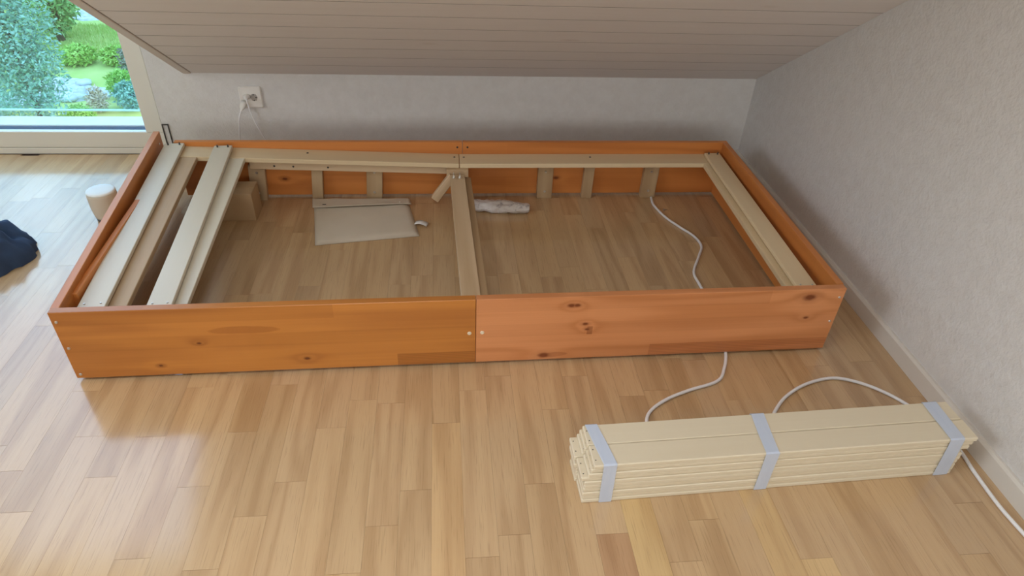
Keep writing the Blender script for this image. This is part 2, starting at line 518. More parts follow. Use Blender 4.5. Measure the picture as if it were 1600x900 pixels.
# oak strips, each a piece of its own where the photograph shows them
SW, SX = 0.0702, 0.884
known = {-9: [-0.371], -8: [-0.209, -0.695], -6: [-0.368], -10: [-0.486], -7: [-0.524], -5: [-0.609], -2: [-0.275], -3: [-0.366],
         -4: [-0.523], 1: [-0.365], -1: [-0.65], 0: [-0.562], 2: [-0.254, -0.737], 3: [-0.203, -0.689, 0.269], 5: [-0.333, 0.673, -0.80],
         6: [-0.213, -0.7, 0.256], 4: [-0.561], 8: [-0.774, 0.66], 9: [-0.678], 12: [-0.785, 0.597], 10: [0.366], 13: [0.336]}
tint_fix = {(6, -0.85): (0.86, 0.76, 0.74), (7, -0.70): (1.14, 1.16, 1.02), (11, -0.80): (1.10, 1.10, 1.0),
            (12, -0.85): (1.18, 1.2, 1.1), (-6, -0.20): (0.90, 0.86, 0.80), (1, -0.60): (1.08, 1.05, 0.98), (-5, -0.45): (0.9, 0.88, 0.85)}
def strip_ends(k, y0, y1):
    r = random.Random(1000 + k)
    fixed = sorted(known.get(k, []))
    ys = list(fixed) if fixed else [y0 + r.uniform(0.05, 0.45)]
    while ys[-1] < y1: ys.append(ys[-1] + r.choice((0.36, 0.40, 0.44, 0.48, 0.52)))
    while ys[0] > y0: ys.insert(0, ys[0] - r.choice((0.36, 0.40, 0.44, 0.48, 0.52)))
    # fill long stretches between pinned joints
    out = [ys[0]]
    for y in ys[1:]:
        g = y - out[-1]
        n = max(1, round(g / 0.46))
        for q in range(1, n + 1): out.append(out[-1] + g / n) if q < n else out.append(y)
    return [y for y in out]
def plank_tint(r):
    v = 1.0 + r.gauss(0, 0.035)
    w = r.gauss(0, 0.016)
    return (v * (1 + w * 0.4), v, v * (1 - w * 1.2), 1)
VY0, VY1 = -1.02, YW - 0.002
stuff_v, stuff_f = [], []
def stuff_plank(xa, xb, ya, yb):
    b = len(stuff_v); e = 0.0007
    stuff_v.extend([(xa, ya, -0.0075), (xb, ya, -0.0075), (xb, yb, -0.0075), (xa, yb, -0.0075),
                    (xa + e, ya + e, 0), (xb - e, ya + e, 0), (xb - e, yb - e, 0), (xa + e, yb - e, 0)])
    stuff_f.extend([(b + 4, b + 5, b + 6, b + 7), (b, b + 1, b + 5, b + 4), (b + 1, b + 2, b + 6, b + 5), (b + 2, b + 3, b + 7, b + 6), (b + 3, b, b + 4, b + 7)])
for k in range(-50, 21):
    xa = SX + k * SW; xb = xa + SW
    xa = max(xa, XL); xb = min(xb, XR - 0.002)
    if xb - xa < 0.01: continue
    r = random.Random(500 + k)
    ends = strip_ends(k, YF, VY1)
    for ya, yb in zip(ends, ends[1:]):
        ya2, yb2 = max(ya, YF), min(yb, VY1)
        if yb2 - ya2 < 0.02: continue
        vis = yb2 > VY0 and xb > -0.95
        t = plank_tint(r)
        if not vis:
            stuff_plank(xa, xb, ya2, yb2); continue
        for (kk, yy), c in tint_fix.items():
            if kk == k and ya2 <= yy < yb2: t = (c[0], c[1], c[2], 1)
        L = yb2 - ya2
        me = box_mesh('floor_plank', round(L, 3) - 0.0006, round(xb - xa, 4) - 0.0003, 0.0075, 'oak', 0)
        mw = frame_matrix(Vector(((xa + xb) / 2, (ya2 + yb2) / 2, -0.00375)), (0, 1, 0))
        o = link('floor_plank', me, mw, floor)
        o.color = t
o = poly('floor_planks_beyond', stuff_v, stuff_f, 'oak', floor)
o['kind'] = 'stuff'

wall_right = structure(abox('wall_right', (XR, YF - 0.1, -0.1), (XR + 0.15, YB + 0.2, 3.5), 'plaster', None, 0), 'white stippled plaster wall on the right')
wb = structure(poly('wall_back',
    [(-0.117, YB, -0.1), (XR, YB, -0.1), (XR, YB, 0.60), (0.05, YB, 0.60), (0.05, YB, 3.3), (-0.117, YB, 3.3),
     (-0.117, YB + 0.16, -0.1), (XR, YB + 0.16, -0.1), (XR, YB + 0.16, 0.60), (0.05, YB + 0.16, 0.60), (0.05, YB + 0.16, 3.3), (-0.117, YB + 0.16, 3.3)],
    [(0, 1, 2, 3, 4, 5), (11, 10, 9, 8, 7, 6), (0, 6, 7, 1), (1, 7, 8, 2), (2, 8, 9, 3), (3, 9, 10, 4), (4, 10, 11, 5), (5, 11, 6, 0)], 'plaster'),
    'low white plaster knee wall behind the bed frame')
GY0, GY1, GZ0, GZ1 = -2.20, -0.80, 1.60, 2.80
for lo, hi in (((YF, -0.1), (GY0, 3.3)), ((GY1, -0.1), (1.3, 3.3)), ((GY0, -0.1), (GY1, GZ0)), ((GY0, GZ1), (GY1, 3.3))):
    structure(abox('wall_left', (XL - 0.12, lo[0], lo[1]), (XL, hi[0], hi[1]), 'wall_paint', None, 0), 'plain white gable wall around the side window')
for lo, hi in (((XL - 0.1, -0.1), (-0.55, 3.3)), ((1.75, -0.1), (XR + 0.1, 3.3)), ((-0.55, -0.1), (1.75, 0.60)), ((-0.55, 1.90), (1.75, 3.3))):
    structure(abox('wall_front', (lo[0], YF - 0.12, lo[1]), (hi[0], YF, hi[1]), 'wall_paint', None, 0), 'plain white wall with an added fill-light opening behind the camera')
fill_niche = structure(link('rear_fill_niche', None, Matrix.Translation((0.6, YF - 0.1, 1.25))), 'unseen niche added for the fill light behind the camera')
abox('niche_backing', (-0.56, YF - 0.118, 0.59), (1.76, YF - 0.10, 1.91), 'wall_paint', fill_niche, 0)  # panel closing the niche made up for the rear fill lamp
# sloping ceiling: backing slab, then one board after the other
def cz(y): return ZK + SL * (YB - y)
nrm = Vector((0, -SL, -1)).normalized()      # faces into the room
def slope_prism(name, x0, x1, ya, yb, d0, d1, mat, parent=None, bevel=0.0):
    """a slab between depths d0 and d1 above the slope surface, running from ya (low) to yb (high)"""
    c = Vector(((x0 + x1) / 2, (ya + yb) / 2, cz((ya + yb) / 2))) - nrm * ((d0 + d1) / 2)
    mw = frame_matrix(c, (1, 0, 0), -nrm)
    L = math.hypot(yb - ya, cz(yb) - cz(ya))
    return link(name, box_mesh(name, x1 - x0, L, d1 - d0, mat, bevel), mw, parent)
HX0, HX1, HY0, HY1 = 0.16, 0.94, -0.845, -1.705      # roof window in the slope above the camera
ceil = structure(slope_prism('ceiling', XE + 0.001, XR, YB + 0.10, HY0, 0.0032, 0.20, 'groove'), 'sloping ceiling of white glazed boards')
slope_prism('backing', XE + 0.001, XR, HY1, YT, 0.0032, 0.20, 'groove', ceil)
slope_prism('backing', XE + 0.001, HX0, HY0, HY1, 0.018, 0.20, 'wall_paint', ceil)
slope_prism('backing', HX1, XR, HY0, HY1, 0.018, 0.20, 'wall_paint', ceil)
ys = [YB] + [1.011 - 0.0955 * i for i in range(100) if 1.011 - 0.0955 * i > YT] + [YT]
for a, b in zip(ys, ys[1:]):
    split = b < HY0 + 0.02 and a > HY1 - 0.02
    for x0, x1 in (((0.0475, HX0), (HX1, XR - 0.0005)) if split else ((0.0475, XR - 0.0005),)):
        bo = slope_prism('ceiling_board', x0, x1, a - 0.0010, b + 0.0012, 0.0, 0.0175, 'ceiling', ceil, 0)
        if len(bo.data.materials) == 1:           # board edges coloured dark to stand in for shade in the grooves
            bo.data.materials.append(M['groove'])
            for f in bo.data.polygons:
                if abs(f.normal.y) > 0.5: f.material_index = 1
slope_prism('edge_strip', XE, 0.043, YB, YT, -0.003, 0.0175, 'trim_paint', ceil, 0.002)
slope_prism('shadow_gap', 0.0431, 0.0474, YB, YT, 0.008, 0.0178, 'dark_gap', ceil, 0)  # dark strip laid in the joint in place of its shade
structure(abox('ceiling', (XL, YF, ZC), (XR, YT + 0.05, ZC + 0.15), 'wall_paint', None, 0), 'flat white ceiling behind the camera')
structure(abox('ceiling', (XL, YT + 0.05, ZC), (0.1, 1.3, ZC + 0.15), 'wall_paint', None, 0), 'flat white ceiling over the dormer')
# cheek of the dormer above the slope
structure(poly('wall_dormer', [(XE + 0.002, YB, cz(YB) + 0.03), (XE + 0.002, YB, 3.25), (XE + 0.002, YT - 0.2, 3.25),
                             (0.10, YB, cz(YB) + 0.03), (0.10, YB, 3.25), (0.10, YT - 0.2, 3.25)],
               [(0, 1, 2), (5, 4, 3), (0, 3, 4, 1), (1, 4, 5, 2), (2, 5, 3, 0)], 'wall_paint'), 'white cheek wall of the dormer')

# baseboards
def baseboard(name, p0, p1, inward, h, t, label):
    p0, p1, n = Vector(p0), Vector(p1), Vector(inward)
    prof = [(0, 0), (t, 0), (t, h - 0.007), (t - 0.005, h), (0, h)]
    vs = [p0 + n * a + Vector((0, 0, b)) for a, b in prof] + [p1 + n * a + Vector((0, 0, b)) for a, b in prof]
    fs = [(i, (i + 1) % 5, 5 + (i + 1) % 5, 5 + i) for i in range(5)] + [(4, 3, 2, 1, 0), (5, 6, 7, 8, 9)]
    return structure(poly(name, vs, fs, 'base_paint'), label)
baseboard('baseboard_right', (XR, YF, 0.0003), (XR, YB, 0.0003), (-1, 0, 0), 0.055, 0.012, 'white baseboard along the right wall')
baseboard('baseboard_back', (-0.05, YB, 0.0003), (XR - 0.013, YB, 0.0003), (0, -1, 0), 0.055, 0.012, 'white baseboard along the knee wall')

# dormer window
win = structure(link('window_1', None, Matrix.Translation((-1.35, YW, 0))), 'floor-length dormer window with white frame, garden beyond')
FX0, FX1 = -2.52, -0.120
GX1 = -0.217
YO = YW + 0.065
abox('bottom_plinth', (FX0, YW, 0.0005), (FX1, YO, 0.027), 'frame_paint', win, 0.002)
abox('bottom_rail', (FX0, YW + 0.003, 0.0285), (FX1, YW + 0.030, 0.096), 'frame_paint', win, 0.002)
abox('side_post', (GX1, YW, 0.0965), (FX1 - 0.028, YO, 3.06), 'frame_paint', win, 0.002)
abox('seal_strip', (FX1 - 0.0275, YW + 0.012, 0.0965), (FX1 + 0.002, YO, 3.06), 'dark_gap', win, 0)
abox('middle_post', (-1.98, YW, 0.0965), (-1.90, YO, 3.06), 'frame_paint', win, 0.002)
abox('side_post', (FX0, YW, 0.0965), (-2.44, YO, 3.06), 'frame_paint', win, 0.002)
for xa, xb in ((-1.90, GX1), (-2.44, -1.98)):
    abox('top_rail', (xa, YW, 2.98), (xb, YO, 3.06), 'frame_paint', win, 0.002)
    abox('pane', (xa - 0.002, YW + 0.012, 0.0962), (xb + 0.002, YW + 0.018, 2.985), 'glass', win, 0)
abox('lintel', (XL, YW - 0.02, 3.062), (FX1, 1.33, 3.18), 'wall_paint', win, 0)
# dark wire bracket on the wall edge beside the frame
br = link('bracket', None, Matrix.Translation((-0.104, YB - 0.004, 0.10)), win)
for x in (-0.115, -0.093):
    abox('bracket_arm', (x - 0.002, YB - 0.006, 0.03), (x + 0.002, YB - 0.001, 0.160), 'darkscrew', br, 0.001)
abox('bracket_bridge', (-0.117, YB - 0.006, 0.1603), (-0.091, YB - 0.001, 0.1643), 'darkscrew', br, 0.001)
# outside sill and glass balustrade
abox('sill_step', (-2.6, YW + 0.031, 0.02), (-0.148, 1.284, 0.066), 'ledge', win, 0.001)
abox('sill_face_shade', (-2.6, 1.2845, 0.02), (-0.148, 1.2895, 0.084), 'sill_dark', win, 0)  # thin dark blue box painting the shaded front face of the outer sill
abox('outer_sill', (-2.6, 1.290, 0.02), (-0.148, 1.382, 0.090), 'ledge', win, 0.002)
bal = thing('glass_balustrade', (-1.35, 1.425, -0.02), 'frameless glass balustrade standing just outside the dormer window', 'balustrade')
abox('glass_panel', (-2.6, 1.42, 0.103), (-0.05, 1.432, 0.95), 'rail_glass', bal, 0)
abox('bottom_edge', (-2.6, 1.4195, 0.098), (-0.05, 1.4325, 0.1028), 'glass_edge', bal, 0)
for x in (-2.45, -1.9, -0.09):
    abox('clamp', (x - 0.03, 1.383, 0.04), (x + 0.03, 1.4195, 0.16), 'alu', bal, 0.002)
# windows out of the picture
w2 = structure(link('window_2', None, Matrix.Translation((XL - 0.06, -1.50, 2.2))), 'side window high in the gable wall')
for lo, hi in (((GY0, GZ0), (GY1, GZ0 + 0.05)), ((GY0, GZ1 - 0.05), (GY1, GZ1)), ((GY0, GZ0 + 0.05), (GY0 + 0.05, GZ1 - 0.05)), ((GY1 - 0.05, GZ0 + 0.05), (GY1, GZ1 - 0.05))):
    abox('window_frame', (XL - 0.10, lo[0], lo[1]), (XL - 0.04, hi[0], hi[1]), 'frame_paint', w2, 0.002)
w3 = structure(link('window_3', None, Matrix.Translation((0.55, -1.275, cz(-1.275)))), 'roof window in the slope above the camera')
for x0, x1, ya, yb in ((HX0, HX0 + 0.03, HY0, HY1), (HX1 - 0.03, HX1, HY0, HY1), (HX0 + 0.03, HX1 - 0.03, HY0, HY0 - 0.03), (HX0 + 0.03, HX1 - 0.03, HY1 + 0.03, HY1)):
    slope_prism('window_frame', x0, x1, ya, yb, 0.0, 0.05, 'frame_paint', w3, 0.002)

# ------------------------------------------------------------------ the bed frame
bed = thing('bed_frame', (1.06, 0.33, 0), 'orange-stained pine single bed frame with pale inner rails, no mattress, standing on the oak floor', 'bed frame')
Z0, H = 0.010, 0.225
def panel(name, A, B, zlo, ztop, t, mat, inward, ztopB=None, zloB=None):
    """upright board: outer face from A to B (xy), thickness t towards `inward`; may rise along its length"""
    ztopB = ztop if ztopB is None else ztopB
    zloB = zlo if zloB is None else zloB
    a = Vector((A[0], A[1], (zlo + ztop) / 2)); b = Vector((B[0], B[1], (zloB + ztopB) / 2))
    n = Vector((inward[0], inward[1], 0)).normalized()
    d = (b - a)
    n = (n - d.normalized() * n.dot(d.normalized())).normalized()
    mw = frame_matrix((a + b) / 2 + n * (t / 2), d, (0, 0, 1))
    return link(name, box_mesh(name, d.length, t, ztop - zlo, mat, 0.0012), mw, bed)
FM = (1.072, -0.1555)
fl = panel('front_panel', (0.043, -0.171), (FM[0] - 0.0006, FM[1]), Z0, H, 0.021, 'orange_left', (0, 1))
fr = panel('front_panel', (FM[0] + 0.0006, FM[1]), (2.085, -0.141), Z0, H, 0.021, 'orange_right', (0, 1))
fl['label'] = 'left half of the front panel, browner'
fr['label'] = 'right half of the front panel, with dark knots'
lp = panel('side_panel', (0.041, -0.149), (-0.026, 0.826), Z0, H, 0.021, 'orange', (1, 0), ztopB=0.262, zloB=0.047)
lp['label'] = 'left side panel, splayed outwards and lifted at its far end'
rp = panel('side_panel', (2.087, -0.118), (2.094, 0.813), Z0, H, 0.021, 'orange', (-1, 0))
bl_ = panel('back_panel', (0.036, 0.834), (1.066, 0.834), Z0, H, 0.019, 'orange', (0, -1))
br_ = panel('back_panel', (1.0675, 0.834), (2.094, 0.834), Z0, H, 0.019, 'orange', (0, -1))
fn = Vector((0.015, -1, 0)).normalized()
for x, z in ((0.055, 0.196), (0.056, 0.112), (0.056, 0.024)):
    screw((x, -0.171 + 0.0151 * (x - 0.043), z), fn, 0.0042, 'screw', fl)
screw((1.055, -0.1558, 0.114), fn, 0.0062, 'cap', fl)
screw((1.089, -0.1553, 0.115), fn, 0.0062, 'cap', fr)
screw((2.072, -0.1412, 0.196), fn, 0.004, 'screw', fr)
screw((2.072, -0.1412, 0.112), fn, 0.004, 'screw', fr)
for x in (1.048, 1.086):
    screw((x, 0.815, 0.205), (0, -1, 0), 0.0042, 'darkscrew', bl_ if x < 1.066 else br_)
screw((-0.004, 0.792, 0.228), (1, 0.07, 0), 0.0045, 'screw', lp)
screw((2.066, 0.77, 0.095), (-1, 0, 0), 0.004, 'screw', rp)

# long rails (the left ones are lifted at their outer end), cleats beneath them
def rail(name, A, B, w, t, mat='pale', label=None):
    o = bar(name, A, B, w, t, mat, bed, anchor='top')
    if label: o['label'] = label
    return o
RB = 0.772
rl = rail('long_rail', (0.022, RB, 0.2115), (1.0525, RB, 0.1785), 0.086, 0.017, label='left back rail, tilted up at its outer end')
rr = rail('long_rail', (1.0545, RB, 0.1785), (2.062, RB, 0.1785), 0.086, 0.017)
rail('long_rail', (0.062, -0.123, 0.1815), (1.063, -0.109, 0.1775), 0.046, 0.017)
rail('long_rail', (1.065, -0.109, 0.1775), (2.058, -0.094, 0.1785), 0.046, 0.017)
for x in (0.505, 1.036):
    screw((x, 0.785, 0.2115 - 0.032 * (x - 0.022) + 0.0003), (0.03, 0, 1), 0.0045, 'darkscrew', rl, 0.002)
for x in (1.071, 1.55):
    screw((x, 0.785, 0.1788), (0, 0, 1), 0.0045, 'darkscrew', rr, 0.002)
cl = rail('rail_cleat', (0.30, 0.783, 0.1835), (1.015, 0.783, 0.1615), 0.042, 0.040, 'beam')
rail('rail_cleat', (1.13, 0.790, 0.1605), (2.03, 0.790, 0.1605), 0.038, 0.015, 'beam')
for x in (0.385, 0.452, 0.575):
    screw((x, 0.7625, 0.155 - 0.031 * (x - 0.40)), (0, -1, 0), 0.0042, 'darkscrew', cl, 0.003)
# posts under the rails
def post(xa, xb, xa2, xb2, ztop, wide):
    yb, yf = 0.8135, 0.790
    xt = (xa + xb) / 2; xl_ = (xa2 + xb2) / 2
    w = 0.059 if wide else 0.040
    o = bar('post', (xl_, (yb + yf) / 2, 0.0), (xt, (yb + yf) / 2, ztop), w, yb - yf, 'post', bed, up=(0, -1, 0))
    if wide:
        for f in (0.22, 0.80):
            screw((xl_ + (xt - xl_) * f, yf, ztop * f), (0, -1, 0), 0.0055, 'screw', o)
post(0.283, 0.343, 0.272, 0.330, 0.143, True)
post(0.510, 0.548, 0.497, 0.537, 0.143, False)
post(0.710, 0.768, 0.700, 0.759, 0.143, True)
post(1.357, 1.414, 1.357, 1.416, 0.143, True)
post(1.535, 1.577, 1.535, 1.575, 0.143, False)
post(1.773, 1.833, 1.773, 1.831, 0.143, True)
# hidden front posts that carry the front rails
for x in (0.32, 0.74, 1.38, 1.92):
    y = -0.150 + 0.0151 * (x - 0.043)
    bar('post', (x, y + 0.012 + 0.001, 0.0), (x, y + 0.012 + 0.001, 0.160), 0.059, 0.0225, 'post', bed, up=(0, -1, 0))

# end boards of the slatted halves, level with the rails, and the slats on them
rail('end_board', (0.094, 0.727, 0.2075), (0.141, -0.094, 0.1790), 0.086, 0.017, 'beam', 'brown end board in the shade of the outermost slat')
rail('end_board', (0.255, 0.727, 0.2030), (0.2865, -0.092, 0.1750), 0.086, 0.015, 'slat', 'pale second board with nail holes')
eb = rail('end_board', (2.025, 0.727, 0.1780), (2.004, -0.070, 0.1780), 0.092, 0.017, 'pale')
def bed_slat(a, b, w, label, mat='slat'):
    o = rail('slat', a, b, w, 0.012, mat, label)
    a, b = Vector(a), Vector(b)
    d = (b - a).normalized(); s = Vector((0, 0, 1)).cross(d).normalized()
    for q in (-0.28, 0.30):
        screw(a + d * 0.013 + s * (w * q) + Vector((0, 0, 0.001)), (0, 0, 1), 0.0032, 'darkscrew', o, 0.009, 'pin')
    for q in (-0.28, 0.30):
        screw(b - d * 0.030 + s * (w * q), (0, 0, 1), 0.003, 'screw', o, 0.003, 'pin')
    return o
bed_slat((0.043, 0.806, 0.2245), (0.111, -0.128, 0.1945), 0.066, 'outermost slat, beside the left side panel')
bed_slat((0.212, 0.796, 0.2205), (0.271, -0.126, 0.1900), 0.062, 'second slat from the left')
bed_slat((2.030, 0.796, 0.1915), (2.008, -0.104, 0.1915), 0.060, 'right-hand slat, beside the right side panel', 'pale')
# narrow orange cleat along the left side panel
scl = bar('side_cleat', (0.060, -0.076, 0.1880), (0.047, 0.440, 0.1890), 0.046, 0.017, 'orange', bed, up=(1, 0, 0))
screw((0.0675, -0.03, 0.185), (1, 0, 0), 0.004, 'darkscrew', scl)
# middle: cross beam, the end board of the right half beside it, folded-out support leg
cb = rail('cross_beam', (1.0445, 0.700, 0.1500), (1.0625, -0.075, 0.1780), 0.053, 0.030, 'beam')
rail('cross_beam', (1.0835, 0.720, 0.1290), (1.0998, -0.084, 0.1660), 0.022, 0.045, 'post', 'darker second beam, on edge beside the first')
cap_ = bar('beam_block', (1.006, 0.7265, 0.146), (1.086, 0.7255, 0.146), 0.024, 0.030, 'beam', bed)
lg = bar('support_leg', (1.028, 0.716, 0.139), (0.960, 0.700, 0.050), 0.030, 0.034, 'beam', bed, up=(0, -1, 0.2), bevel=0.002)
lg['label'] = 'short folded support leg, swung out to the left'
wn = link('wing_nut', None, Matrix.Translation((1.042, 0.672, 0.1512)), cb)
def wing_mesh():
    bm = bmesh.new()
    for dx in (-0.011, 0.011):
        r = bmesh.ops.create_cone(bm, cap_ends=True, segments=12, radius1=0.006, radius2=0.004, depth=0.008)
        bmesh.ops.translate(bm, verts=r['verts'], vec=(dx, 0, 0.004))
        for s in (-1, 1):
            r = bmesh.ops.create_cube(bm, size=1)
            bmesh.ops.scale(bm, verts=r['verts'], vec=(0.0025, 0.012, 0.009))
            bmesh.ops.rotate(bm, verts=r['verts'], cent=(0, 0, 0), matrix=Matrix.Rotation(s * 0.5, 3, 'X'))
            bmesh.ops.translate(bm, verts=r['verts'], vec=(dx, s * 0.008, 0.009))
    return mesh_from_bm('wing_nut', bm, 'screw')
WM_wn = WM[wn.name]
bpy.data.objects.remove(wn)
link('wing_nut', wing_mesh(), WM_wn, cb)

# ------------------------------------------------------------------ bundle of slats
bang = math.atan2(0.030, 0.912)
bex = Vector((math.cos(bang), math.sin(bang), 0)); bey = Vector((-math.sin(bang), math.cos(bang), 0))
B0 = Vector((1.287, -0.620, 0.0))
bun = thing('slat_bundle', B0 + bex * 0.45 + bey * 0.058, 'bundle of pale wooden slats bound with three tape strips, in front of the bed', 'slats')
lt, gap, sw = 0.0120, 0.0006, 0.0580
lay_f = [0.000, 0.001, -0.001, 0.000, 0.001, -0.001, -0.008, 0.006, 0.011, 0.016]
lay_b = [-0.004, -0.002, -0.003, -0.005, -0.010, -0.006, -0.012, 0.004, 0.009, 0.014]
off_y = [0.000, 0.0006, -0.0006, 0.0008, 0.0, -0.0007, 0.0006, -0.0004, 0.0009, 0.0]
for i in range(10):
    zc = 0.0004 + (i + 0.5) * lt + i * gap
    for j, sh in ((0, lay_f[i]), (1, lay_b[i])):
        c = B0 + bex * (sh + 0.452) + bey * (off_y[i] + sw / 2 + j * (sw + 0.0008)) + Vector((0, 0, zc))
        o = link('slat', box_mesh('slat', 0.905, sw, lt, 'bundle', 0.0022), frame_matrix(c, bex), bun)
        if i >= 6 and (i in (6, 7, 8, 9)):
            for q in ((-0.013, 0.016) if (i + j) % 2 else (-0.017, 0.011)):
                screw(c - bex * 0.446 + bey * q + Vector((0, 0, lt / 2)), (0, 0, 1), 0.0016, 'darkscrew', o, 0.0008, 'nail_hole')
BW = 2 * sw + 0.0008
BH = 10 * lt + 9 * gap + 0.0008
def tape_loop(u_back, u_front, u_low, w, seed):
    """closed band around the bundle; u = distance along the bundle"""
    e = 0.0012
    r = random.Random(seed)
    sect = [(u_low, -e, 0.0009), (u_low, -e, 0.001), ((u_low + u_front) / 2, -e - 0.0006, BH / 2), (u_front, -e, BH - 0.001), (u_front, 0.002, BH + e),
            ((u_back + u_front) / 2, BW / 2, BH + e * 0.9), (u_back, BW - 0.002, BH + e), (u_back, BW + e, BH - 0.001), (u_low, BW + e, 0.001)]
    bm = bmesh.new()
    rows = []
    for (u, v, z) in sect:
        row = []
        for s in (-1, 1):
            for d in (0, 1):
                dv = -0.0005 if v < BW / 2 else 0.0005
                p = B0 + bex * (u + s * w / 2 + r.uniform(-0.0012, 0.0012)) + bey * (v + (dv if d and 0.001 > z - BH > -BH else 0)) + Vector((0, 0, z + (0.0004 if d else 0)))
                row.append(bm.verts.new(p - B0))
        rows.append(row)
    for a, b in zip(rows, rows[1:]):
        bm.faces.new((a[1], a[3], b[3], b[1])); bm.faces.new((a[0], b[0], b[2], a[2]))
        bm.faces.new((a[0], a[1], b[1], b[0])); bm.faces.new((a[2], b[2], b[3], a[3]))
    bm.faces.new((rows[0][0], rows[0][2], rows[0][3], rows[0][1])); bm.faces.new((rows[-1][0], rows[-1][1], rows[-1][3], rows[-1][2]))
    bmesh.ops.recalc_face_normals(bm, faces=bm.faces)
    return link('tape_strip', mesh_from_bm('tape_strip', bm, 'tape'), Matrix.Translation(B0), bun)
tape_loop(0.034, 0.051, 0.053, 0.028, 1)
tape_loop(0.432, 0.418, 0.420, 0.031, 2)
tape_loop(0.872, 0.866, 0.876, 0.036, 3)

# ------------------------------------------------------------------ white cable
tube('power_cable', [(1.8165, 0.784, 0.0052), (1.8135, 0.765, 0.0052), (1.811, 0.714, 0.005), (1.832, 0.625, 0.005), (1.865, 0.554, 0.005), (1.900, 0.485, 0.005),
                     (1.905, 0.421, 0.005), (1.876, 0.359, 0.005), (1.827, 0.263, 0.005), (1.823, 0.197, 0.005), (1.826, 0.12, 0.005), (1.826, 0.0, 0.005),
                     (1.800, -0.10, 0.0048), (1.790, -0.150, 0.0048), (1.766, -0.205, 0.005), (1.728, -0.256, 0.005), (1.636, -0.288, 0.005), (1.565, -0.319, 0.005),
                     (1.511, -0.360, 0.005), (1.494, -0.405, 0.005), (1.515, -0.452, 0.005), (1.60, -0.472, 0.005), (1.73, -0.462, 0.005), (1.805, -0.425, 0.005), (1.839, -0.378, 0.005), (1.895, -0.323, 0.005),
                     (1.973, -0.279, 0.005), (2.058, -0.260, 0.005), (2.122, -0.280, 0.005), (2.175, -0.320, 0.005), (2.215, -0.372, 0.005),
                     (2.245, -0.440, 0.005), (2.258, -0.520, 0.005), (2.251, -0.590, 0.005), (2.246, -0.687, 0.005), (2.252, -0.765, 0.005), (2.265, -0.90, 0.005), (2.262, -1.25, 0.005)],
     0.0045, 'cable', None, 10, 7)
tag(bpy.data.objects['power_cable'], 'white cable winding over the floor from the bed past the slat bundle', 'cable')
sc_ = thing('loose_screw', (1.845, 0.687, 0.0), 'tiny pale screw lying on the floor beside the cable inside the bed', 'screw')
bm = bmesh.new()
r = bmesh.ops.create_cone(bm, cap_ends=True, segments=8, radius1=0.0022, radius2=0.001, depth=0.014)
me = mesh_from_bm('shank', bm, 'screw')
link('shank', me, frame_cyl((1.849, 0.687, 0.0035), (1, 0.2, -0.12)), sc_)
cyl('head', (1.8415, 0.6855, 0.0042), (1, 0.2, -0.12), 0.0042, 0.003, 'screw', sc_, 10)

# ------------------------------------------------------------------ socket and plugs on the knee wall
so = thing('wall_socket', (0.2485, YB, 0.278), 'white square wall socket plate on the low wall above the bed', 'socket')
abox('cover_plate', (0.205, YB - 0.011, 0.236), (0.292, YB - 0.0003, 0.321), 'plastic', so, 0.004)
def hexrecess(cx, cz, sx, sz):
    pts = [(-1, 0), (-0.55, 0.62), (0.55, 0.62), (1, 0), (0.55, -0.62), (-0.55, -0.62)]
    vs = []
    for yy in (YB - 0.0115, YB - 0.0105):
        vs += [(cx + a * sx, yy, cz + b * sz) for a, b in pts]
    return poly('socket_face', vs, [(5, 4, 3, 2, 1, 0)] + [(i, (i + 1) % 6, 6 + (i + 1) % 6, 6 + i) for i in range(6)], 'socket_grey', so)
for (cx_, cz_) in ((0.262, 0.279),):
    f = hexrecess(cx_, cz_, 0.014, 0.022)
    for dx, dz in ((-0.001, -0.012), (0.008, 0.0), (-0.001, 0.011)):
        cyl('socket_hole', (cx_ + dx, YB - 0.0118, cz_ + dz), (0, 1, 0), 0.0026, 0.0012, 'hole', f, 8)
def plug(name, base, tip, label, cable_pts, r0=0.013):
    t = thing(name, base, label, 'plug', None)
    base, tip = Vector(base), Vector(tip)
    ax = (tip - base)
    prof = [(r0, 0), (r0 * 1.04, ax.length * 0.3), (r0 * 0.85, ax.length * 0.62), (r0 * 0.45, ax.length * 0.82), (r0 * 0.32, ax.length)]
    bm = bmesh.new(); seg = 16; rings = []
    for rr_, z in prof:
        rings.append([bm.verts.new((rr_ * math.cos(2 * PI * i / seg), rr_ * 0.72 * math.sin(2 * PI * i / seg), z)) for i in range(seg)])
    for a, b in zip(rings, rings[1:]):
        for i in range(seg): bm.faces.new((a[i], a[(i + 1) % seg], b[(i + 1) % seg], b[i]))
    bm.faces.new(rings[-1]); bm.faces.new(list(reversed(rings[0])))
    mw = frame_cyl(base, ax)
    link('plug_body', mesh_from_bm('plug_body', bm, 'plastic', True), mw, t)
    tube('plug_cable', [tip - ax * 0.05] + cable_pts, 0.0026, 'cable', t, 8, 6)
plug('power_plug', (0.236, YB - 0.012, 0.284), (0.243, YB - 0.052, 0.287), 'white plug in the upper middle of the wall socket, its cable slanting right',
     [(0.246, 1.066, 0.276), (0.257, 1.062, 0.22), (0.278, 1.062, 0.155), (0.305, 1.064, 0.09), (0.325, 1.07, 0.02), (0.36, 1.07, 0.0035)])
plug('power_plug', (0.222, YB - 0.012, 0.262), (0.214, YB - 0.052, 0.238), 'white plug low in the wall socket, its thin cable hanging straight down',
     [(0.206, 1.062, 0.215), (0.196, 1.066, 0.165), (0.184, 1.07, 0.10), (0.172, 1.075, 0.03), (0.160, 1.075, 0.004), (0.13, 1.075, 0.0035)])

